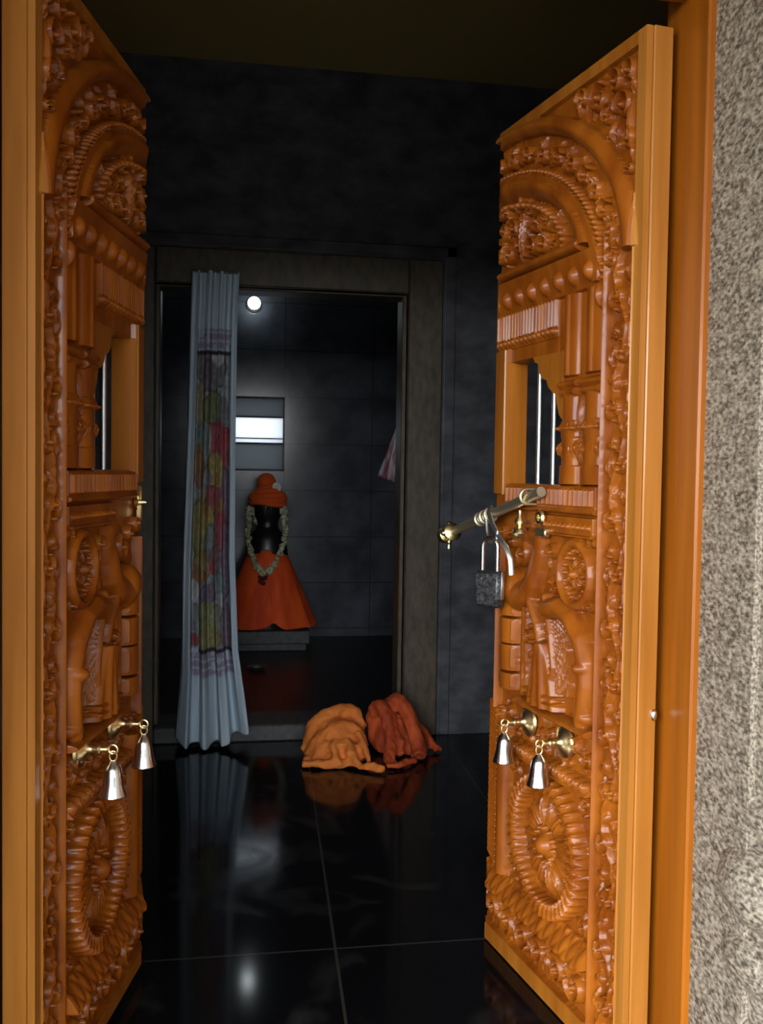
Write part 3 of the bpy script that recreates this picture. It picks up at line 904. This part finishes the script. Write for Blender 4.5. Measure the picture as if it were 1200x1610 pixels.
def print_col(s, py):
    c = BASEC
    px = .04 * (vnoise(s * 9, py / 22) - .5); dy = 12 * (vnoise(s * 8 + 40, py / 18) - .5)
    inside = .17 < s < .9
    if inside and 514 < py < 1066:
        if 514 < py < 550 or 1028 < py < 1066:
            k = .75 if (hsh(int(s * 26), int(py / 12)) > .3 and (py % 14) > 3) else .15
            c = tuple(a * (1 - k) + b_ * k for a, b_ in zip(c, PURP))
        elif 549 < py < 556 or (1021 < py < 1027 and s > .3): c = DK
        elif 556 <= py <= 1021:
            c = tuple(.55 * a + .45 * b_ for a, b_ in zip(c, GREY))
            for (s0, y0, hs, hy, cc) in SHAPES:
                q = ((s + px - s0) / hs) ** 2 + ((py + dy - y0) / hy) ** 2
                if q < 1: c = tuple(a * .12 + b_ * .88 for a, b_ in zip(c, cc)) if q < .85 else tuple(x * .55 for x in cc)
            n = vnoise(s * 40, py / 5); g_ = sum(c) / 3; c = tuple((.72 * x + .28 * g_) * (.55 + .55 * n) for x in c)
    return c
for j in range(nT + 1):
    tt = j / nT; py = 425 + 750 * tt
    zt = 2.002 - tt * 1.985
    xl = np.interp(tt, [0, .3, .6, .85, 1], [-.138, -.150, -.168, -.172, -.192]); xr = np.interp(tt, [0, .1, .3, .6, .8, .9, 1], [.058, .05, .048, .05, .068, .092, .116])
    amp = .012 + .014 * tt
    for i in range(nS + 1):
        s = i / nS
        x = xl + (xr - xl) * s + .004 * math.sin(s * 44 + 1)
        lowf = math.sin(s * 23 + 1.2 + .8 * math.sin(tt * 3)); hif = math.sin(s * 52 + 2 + tt)
        y = amp * ((.5 + .9 * tt) * lowf + (.75 - .35 * tt) * hif) - .02 * tt
        lift = .0 + (.062 * max(0, (s - .62) / .38) + .018 * max(0, (.3 - s) / .3)) * sm(.75, 1, tt) + .008 * math.sin(s * 23 + 1.2) * sm(.9, 1, tt)
        verts.append((x + .03, y, zt + lift)); cols.append((*print_col(s, py), 1))
faces = [(j * (nS + 1) + i, j * (nS + 1) + i + 1, (j + 1) * (nS + 1) + i + 1, (j + 1) * (nS + 1) + i) for j in range(nT) for i in range(nS)]
o = link('curtain_cloth', verts, [f[::-1] for f in faces], CURT, cu)
ca = o.data.color_attributes.new('print', 'FLOAT_COLOR', 'POINT')
ca.data.foreach_set('color', np.array(cols, 'f').ravel())
md = o.modifiers.new('thickness', 'SOLIDIFY'); md.thickness = .0015
m = MB(); m.tube([(-.105, 0, 1.998), (.085, 0, 1.998)], .005, 10); m.tube([(-.1, 0, 2.0), (-.1, .085, 2.0)], .004, 8); m.tube([(.07, 0, 2.0), (.07, .085, 2.0)], .004, 8)
m.build('curtain_rail', DARKIRON, cu, True)

# ------------------------------------------------------------------ idol on its plinth
CX, CY = .285, 6.1
pl = MB()
pl.box(CX - .255, CX + .245, CY - .13, CY + .17, .05, .13, .006); pl.box(CX - .285, CX + .262, CY - .17, CY + .19, .1, .184, .006)
tag(pl.build('stone_plinth', PLINTH), 'low dark grey stepped stone plinth under the robed idol', 'plinth')
idol = empty('robed_idol', (CX, CY, .1845))
tag(idol, 'black stone idol in orange turban and robe with flower garland on low plinth', 'idol')
ZI = .196
m = MB()
m.lathe([(.0, 0), (.16, .0), (.17, .1), (.15, .25), (.135, .4), (.128, .5), (.118, .56), (.1, .6), (.07, .63), (.062, .655), (.07, .68), (.086, .715), (.094, .76), (.094, .8), (.085, .84), (.06, .875), (0, .89)], n=32, sy=.75, cap=False)
body = m
body.ball((0, -.072, .745), (.014, .018, .03)); body.ball((-.034, -.06, .775), (.018, .012, .008)); body.ball((.034, -.06, .775), (.018, .012, .008)); body.ball((0, -.064, .708), (.022, .012, .008))
body.ball((-.096, 0, .75), (.014, .02, .035)); body.ball((.096, 0, .75), (.014, .02, .035))
body.build('body', IDOLST, idol, True)
# robe: flaring cloth cone with a split at the front
v = []; f = []; nA, nR = 96, 40
for j in range(nR + 1):
    tt = j / nR
    hx = .122 + .19 * tt ** .95; hy_ = .105 + .085 * tt
    for i in range(nA):
        a = 2 * math.pi * i / nA
        fold = 1 + (.032 * math.sin(a * 9 + 1) + .015 * math.sin(a * 19)) * tt
        x = hx * math.cos(a) * fold; y = hy_ * math.sin(a) * fold
        z = .475 - .465 * tt
        front = math.exp(-((x - .035) / .045) ** 2) if math.sin(a) < 0 else 0
        z += .035 * front * tt ** 6 + .003 * math.sin(a * 7) * tt
        if math.sin(a) < 0: y += .028 * math.exp(-((x - .03 - .01 * tt) / .014) ** 2) * tt
        v.append((x, y, z))
for j in range(nR):
    for i in range(nA):
        f.append((j * nA + i, (j + 1) * nA + i, (j + 1) * nA + (i + 1) % nA, j * nA + (i + 1) % nA))
o = link('robe', v, f, ORANGE, idol)
o.modifiers.new('thickness', 'SOLIDIFY').thickness = .004
# shawl bib at the waist
m = MB()
m.ball((-.012, -.085, .455), (.05, .03, .05), 16, 10)
m.build('waist_sash', ORANGE, idol, True)
# turban: wound folds and a top knot
m = MB()
for k, (z, r_) in enumerate(((.792, .103), (.815, .106), (.838, .098), (.86, .082))):
    m.tube([((r_) * math.cos(q / 28 * 6.2832), r_ * .8 * math.sin(q / 28 * 6.2832), z + .008 * math.sin(q / 28 * 12.57 + k * 1.5)) for q in range(28)], .02, 10, True)
m.ball((-.004, 0, .845), (.085, .07, .05), 20, 10)
m.ball((-.012, -.005, .925), (.06, .055, .058), 20, 12)
m.tube([(-.012 + .055 * math.cos(q / 24 * 6.2832), -.005 + .05 * math.sin(q / 24 * 6.2832), .892 + .02 * math.cos(q / 24 * 6.2832)) for q in range(24)], .015, 8, True)
tb = m.build('turban', TURBAN, idol, True)
m = MB()
for k in range(9):
    a = k / 9 * 6.2832
    m.ball((.052 + .017 * math.cos(a), -.055, .893 + .02 * math.sin(a)), (.013, .009, .014), 8, 6)
m.ball((.052, -.06, .893), .012, 8, 6)
m.build('flower', WHITEF, tb, True)['label'] = 'white flower tucked in the turban'
# garland: loop of blossoms over the shoulders meeting low in front
gp = [(-.06, .05, .66), (-.1, -.02, .74), (-.118, -.06, .755), (-.126, -.085, .70), (-.126, -.105, .62), (-.12, -.135, .54), (-.098, -.15, .46), (-.07, -.165, .40), (-.035, -.172, .365),
      (.0, -.172, .372), (.035, -.165, .41), (.07, -.15, .47), (.092, -.135, .54), (.104, -.105, .62), (.106, -.085, .70), (.1, -.06, .755), (.085, -.02, .74), (.05, .05, .66)]
m = MB(); rg = random.Random(4)
for i in range(len(gp) - 1):
    a, b_ = np.array(gp[i]), np.array(gp[i + 1])
    for k in range(4):
        c = a + (b_ - a) * k / 4
        for q in range(3):
            d = np.array([rg.uniform(-1, 1), rg.uniform(-1, 1), rg.uniform(-1, 1)]) * .011
            m.ball(c + d, rg.uniform(.011, .016), 7, 5)
g = m.build('garland', GARL, idol, True); g['label'] = 'pale green and white flower garland'
m = MB()
for k in range(14):
    m.ball((-.035 + rg.uniform(-.022, .022), -.178, .318 + rg.uniform(-.035, .03)), rg.uniform(.009, .014), 7, 5)
m.build('tassel', DARKRED, g, True)['label'] = 'dark red tassel of the garland'

# ------------------------------------------------------------------ lamp, hanging cloth, dish
lp_ = empty('wall_bulb', (.196, YB, 2.288))
tag(lp_, 'small lit white bulb high on the inner back wall', 'lamp')
m = MB(); m.lathe([(.05, 0), (.05, -.015), (.03, -.02), (.025, -.05)], axis='y', n=20); m.build('holder', PLASTIC, lp_, True)
m = MB(); m.ball((0, -.085, 0), .042, 20, 14); m.build('bulb', BULB, lp_, True)

hc = empty('hanging_cloth', (1.19, YB - .03, 1.52))
tag(hc, 'small pink and white cloth hanging on the inner wall beside the right doorpost', 'cloth')
v = []; f = []; nn_, mm_ = 28, 24
for j in range(mm_ + 1):
    tt = j / mm_
    hw = .012 + .075 * tt ** 1.1
    for i in range(nn_ + 1):
        s = i / nn_ * 2 - 1
        v.append((s * hw - .055 * tt, -.02 * math.sin(s * 7) * (.3 + tt) - .02, -.36 * tt - .03 * (1 - s * s) * tt ** 2 - .05 * max(0, s) * tt))
for j in range(mm_):
    for i in range(nn_):
        a = j * (nn_ + 1) + i; f.append((a, a + nn_ + 1, a + nn_ + 2, a + 1))
o = link('cloth_fall', v, f, PINK, hc); o.modifiers.new('thickness', 'SOLIDIFY').thickness = .004
m = MB(); m.tube([(0, .03, 0), (0, -.03, 0), (0, -.035, .012)], .004, 8); m.build('peg', DARKIRON, hc, True)

m = MB()
m.lathe([(0, .003), (.035, .0), (.05, .012), (.056, .022), (.053, .022), (.046, .013), (.03, .005), (0, .005)], n=32, cap=False)
o = m.build('offering_dish', STEEL, None, True, loc=(.2, 5.42, .0505))
tag(o, 'small shallow metal dish on the dark floor in front of the plinth', 'dish')


# ------------------------------------------------------------------ crumpled cloths on the floor
wrinkle = bpy.data.textures.new('cloth_wrinkles', 'CLOUDS'); wrinkle.noise_scale = .045; wrinkle.noise_depth = 3


def smooth_path(pts, k=6):
    P = [np.array(p, float) for p in pts]; P = [2 * P[0] - P[1]] + P + [2 * P[-1] - P[-2]]; o_ = []
    for i in range(1, len(P) - 2):
        for j in range(k):
            q = j / k
            o_.append(.5 * (2 * P[i] + (P[i + 1] - P[i - 1]) * q + (2 * P[i - 1] - 5 * P[i] + 4 * P[i + 1] - P[i + 2]) * q * q + (3 * P[i] - P[i - 1] - 3 * P[i + 1] + P[i + 2]) * q ** 3))
    o_.append(P[-2]); return o_


def folded_cloth(mat_, label, balls, folds):
    m = MB()
    for c, r in balls: m.ball(c, r, 20, 14)
    for pts, r in folds: m.tube(smooth_path(pts), r, 12)
    z0 = .004
    m.v = [(p[0], p[1], max(p[2], z0)) for p in m.v]
    o = m.build('crumpled_cloth', mat_)
    md = o.modifiers.new('remesh', 'REMESH'); md.mode = 'VOXEL'; md.voxel_size = .0065; md.use_smooth_shade = True
    md = o.modifiers.new('relax', 'SMOOTH'); md.factor = .5; md.iterations = 2
    md = o.modifiers.new('wrinkle', 'DISPLACE'); md.texture = wrinkle; md.strength = .026; md.mid_level = .62; md.texture_coords = 'GLOBAL'
    tag(o, label, 'cloth')
    return o


folded_cloth(AMBER, 'crumpled amber orange cloth lying on the floor nearest the curtain',
             [((.47, 3.89, .05), (.135, .11, .125)), ((.42, 3.84, .03), (.09, .09, .08)), ((.5, 3.79, .03), (.085, .06, .06))],
             [([(.345, 3.86, .03), (.375, 3.87, .13), (.45, 3.89, .185), (.54, 3.91, .185), (.585, 3.89, .11)], .026),
              ([(.35, 3.81, .03), (.40, 3.81, .105), (.47, 3.83, .145), (.545, 3.84, .13), (.585, 3.82, .05)], .02),
              ([(.325, 3.775, .018), (.37, 3.765, .03), (.43, 3.765, .06), (.485, 3.755, .085), (.53, 3.765, .065), (.555, 3.74, .016)], .017),
              ([(.318, 3.735, .014), (.39, 3.715, .02), (.45, 3.71, .02), (.52, 3.71, .02)], .02),
              ([(.455, 3.78, .1), (.45, 3.725, .055), (.47, 3.695, .014)], .018),
              ([(.50, 3.78, .1), (.515, 3.72, .055), (.545, 3.685, .016), (.59, 3.645, .02), (.63, 3.615, .016)], .022),
              ([(.55, 3.80, .12), (.57, 3.745, .07), (.585, 3.70, .02)], .014),
              ([(.40, 3.83, .12), (.385, 3.775, .06), (.36, 3.745, .014)], .015)])
folded_cloth(RUST, 'rust red cloth heaped in upright folds on the floor beside the right doorpost',
             [((.715, 3.92, .05), (.085, .08, .13)), ((.80, 3.9, .03), (.07, .07, .075))],
             [([(.645, 3.95, .03), (.632, 3.93, .15), (.648, 3.88, .215), (.672, 3.83, .16), (.68, 3.765, .07), (.665, 3.70, .02)], .027),
              ([(.705, 3.97, .05), (.705, 3.94, .19), (.735, 3.885, .222), (.775, 3.84, .155), (.80, 3.79, .06), (.795, 3.75, .022)], .034),
              ([(.675, 3.95, .19), (.69, 3.87, .185), (.715, 3.81, .10), (.725, 3.75, .03)], .02),
              ([(.80, 3.94, .12), (.845, 3.92, .085), (.885, 3.90, .03), (.905, 3.86, .012)], .022),
              ([(.645, 3.665, .014), (.69, 3.665, .02), (.73, 3.70, .02), (.78, 3.73, .016)], .016)])
